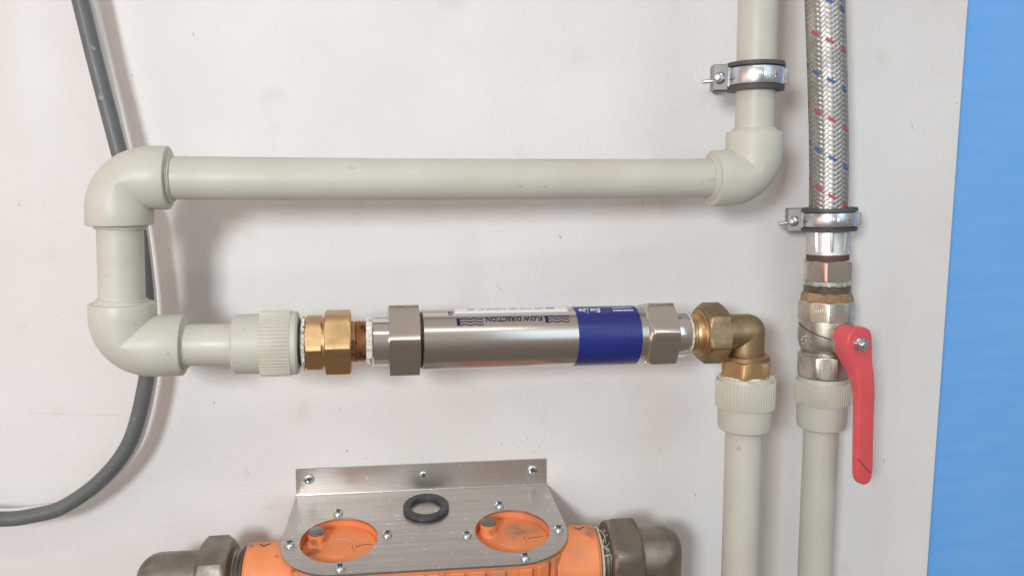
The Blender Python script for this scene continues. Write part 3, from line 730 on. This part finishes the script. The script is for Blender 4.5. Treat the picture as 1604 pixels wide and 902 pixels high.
for hi, h in enumerate(HC):
    fx = Free(pl(h[0], h[1], 0), NN, X_)
    cap = rev(fx, [(-9, 25), (-6.6, 25), (-6.4, 24.4), (-6.2, 24.2)], 64).build('cover', M['orange'], pu)
    rev(fx, [(-6.4, 11.0), (-5.7, 10.8), (-5.6, 9.6), (-5.9, 9.4), (-5.9, 0.1)], 48).build('raised_disc', M['orange'], cap)
    q = (h[0] - 15.2, h[1] - 7.2) if hi == 0 else (h[0] - 15.6, h[1] - 8.0)
    bx_ = Free(pl(q[0], q[1], 0), NN, X_)
    rev(bx_, [(-6.4, 7.4), (-5.4, 6.6), (-5.0, 5.7), (1.6, 5.6), (1.9, 5.2)], 32).build('boss', M['orange'], cap)
    hexa(bx_, 1.6, 2.8, 5.9, 15, sides=8, ch=.5).build('bolt_head', M['head'], cap)
    b = MB(); rr = random.Random(40 + hi)
    pts = [pl(h[0] + (9 + 3 * i) * 1.0, h[1] + (0 if hi == 0 else 2) - .6 * i + rr.uniform(-.5, .5), -6.15) for i in range(5)]
    tube(pts, .22, 5, b); tube([pl(h[0] + 8.6, h[1] - 1, -6.1), pl(h[0] + 8.4, h[1] + 3.2, -6.1)], .35, 5, b); b.build('dark_line', M['dark'], cap)  # scratches on the orange cover
# moulded ribs round the skirt
def rib(c, d, half, proud=1.6):
    """c = point on the skirt at the shelf level, d = outward direction in the shelf plane"""
    tg = NN.cross(d); b = MB(); box(b, c + d * (proud - 1.4) - NN * 29.4, tg, d, NN, half, 2.2, 24.0, .8); return b
for x in (-44, -31, -18, -5, 8, 21, 34, 47): rib(pl(x + 3, HC[0][1] + 33.8, 0), VV, 5.2).build('rib', M['orange'], pu)
for hi, rng in ((1, range(5)), (0, range(5))):
    for k in rng:
        a = R(82 - 20 * k) if hi == 1 else R(98 + 20 * k)
        d = X_ * cos(a) + VV * sin(a); rib(pl(HC[hi][0], HC[hi][1], 0) + d * 33.8, d, 4.2, 2.0).build('rib', M['orange'], pu)
pax = Axis((-150, -58, -259.6), (150, -58, -259.6), 'x')
rev(pax, [(-112.8, 17), (-112.4, 22.0), (-110.5, 23.6), (-80, 23.8)], 72).build('inlet_collar', M['orange'], pu)
rev(pax, [(91, 23.8), (119.2, 23.6), (121.3, 22.2), (121.7, 17)], 72).build('outlet_collar', M['orange'], pu)
for sgn, x in ((-1, -101), (1, 109.6)):          # cast arrow on each collar
    b = MB()
    for (da, db) in (((-3.2, -66), (0, -58)), ((0, -58), (3.6, -66))):
        tube([pax.pt(x + da[0] + (db[0] - da[0]) * i / 5, 23.75, R(da[1] + (db[1] - da[1]) * i / 5)) for i in range(6)], .4, 6, b)
    b.build('cast_arrow', M['dark'], pu)

# ------------------------------------------------------------------ grey metal elbow unions at both ends of the pump
def end_union(sg, xs, label):
    o = thing('metal_elbow', label, 'pipe fitting', pax.p(xs[-1]), 'grey metal elbows either side of the orange pump')
    rev(pax, threads(xs[0], xs[1] + sg * 2, 20.0, 2.0, .9), 64).build('thread', M['iron'], o)
    rev(pax, [(xs[0] + sg * 1.0, 17), (xs[0] + sg * 1.2, 21.0), (xs[0] + sg * 2.6, 21.4), (xs[0] + sg * 3.0, 19)], 72, jit(50 + sg, .7, .35)).build('seal_ring', M['rubber'] if sg < 0 else M['hemp'], o)
    hexa(pax, xs[1], xs[2], 29.5, -80 if sg < 0 else -62, ch=3.6).build('union_nut', M['iron'], o)
    elbow(pax.p(xs[3]), (-sg, 0, 0), (0, 0, -1), 20.6, 24, 60, k=27, rim=.4).build('elbow_body', M['iron'], o)
    return o
end_union(-1, (-112.0, -121.5, -141.5, -160.8), 'grey metal elbow with hex union nut left of the orange pump')
e2 = end_union(1, (121.0, 128.5, 150.5, 162.0), 'grey metal elbow with hex union nut right of the orange pump')
b = MB(); rr = random.Random(77)
for k in range(14):
    a = R(rr.uniform(-75, -5)); x = 124 + rr.uniform(-1, 4); p0 = pax.pt(x, 20.6, a)
    tube(catmull([p0, p0 + pax.dir(a) * rr.uniform(.6, 2.4) + V((rr.uniform(-2, 4), 0, rr.uniform(-1, 1))), pax.pt(x + rr.uniform(-1, 5), 20.8, a + rr.uniform(-.2, .3))], 4), .16, 5, b)
b.build('hemp_wisps', M['tape'], e2, kind='stuff')

for o in list(S.objects):
    if 'org' in o: del o['org']
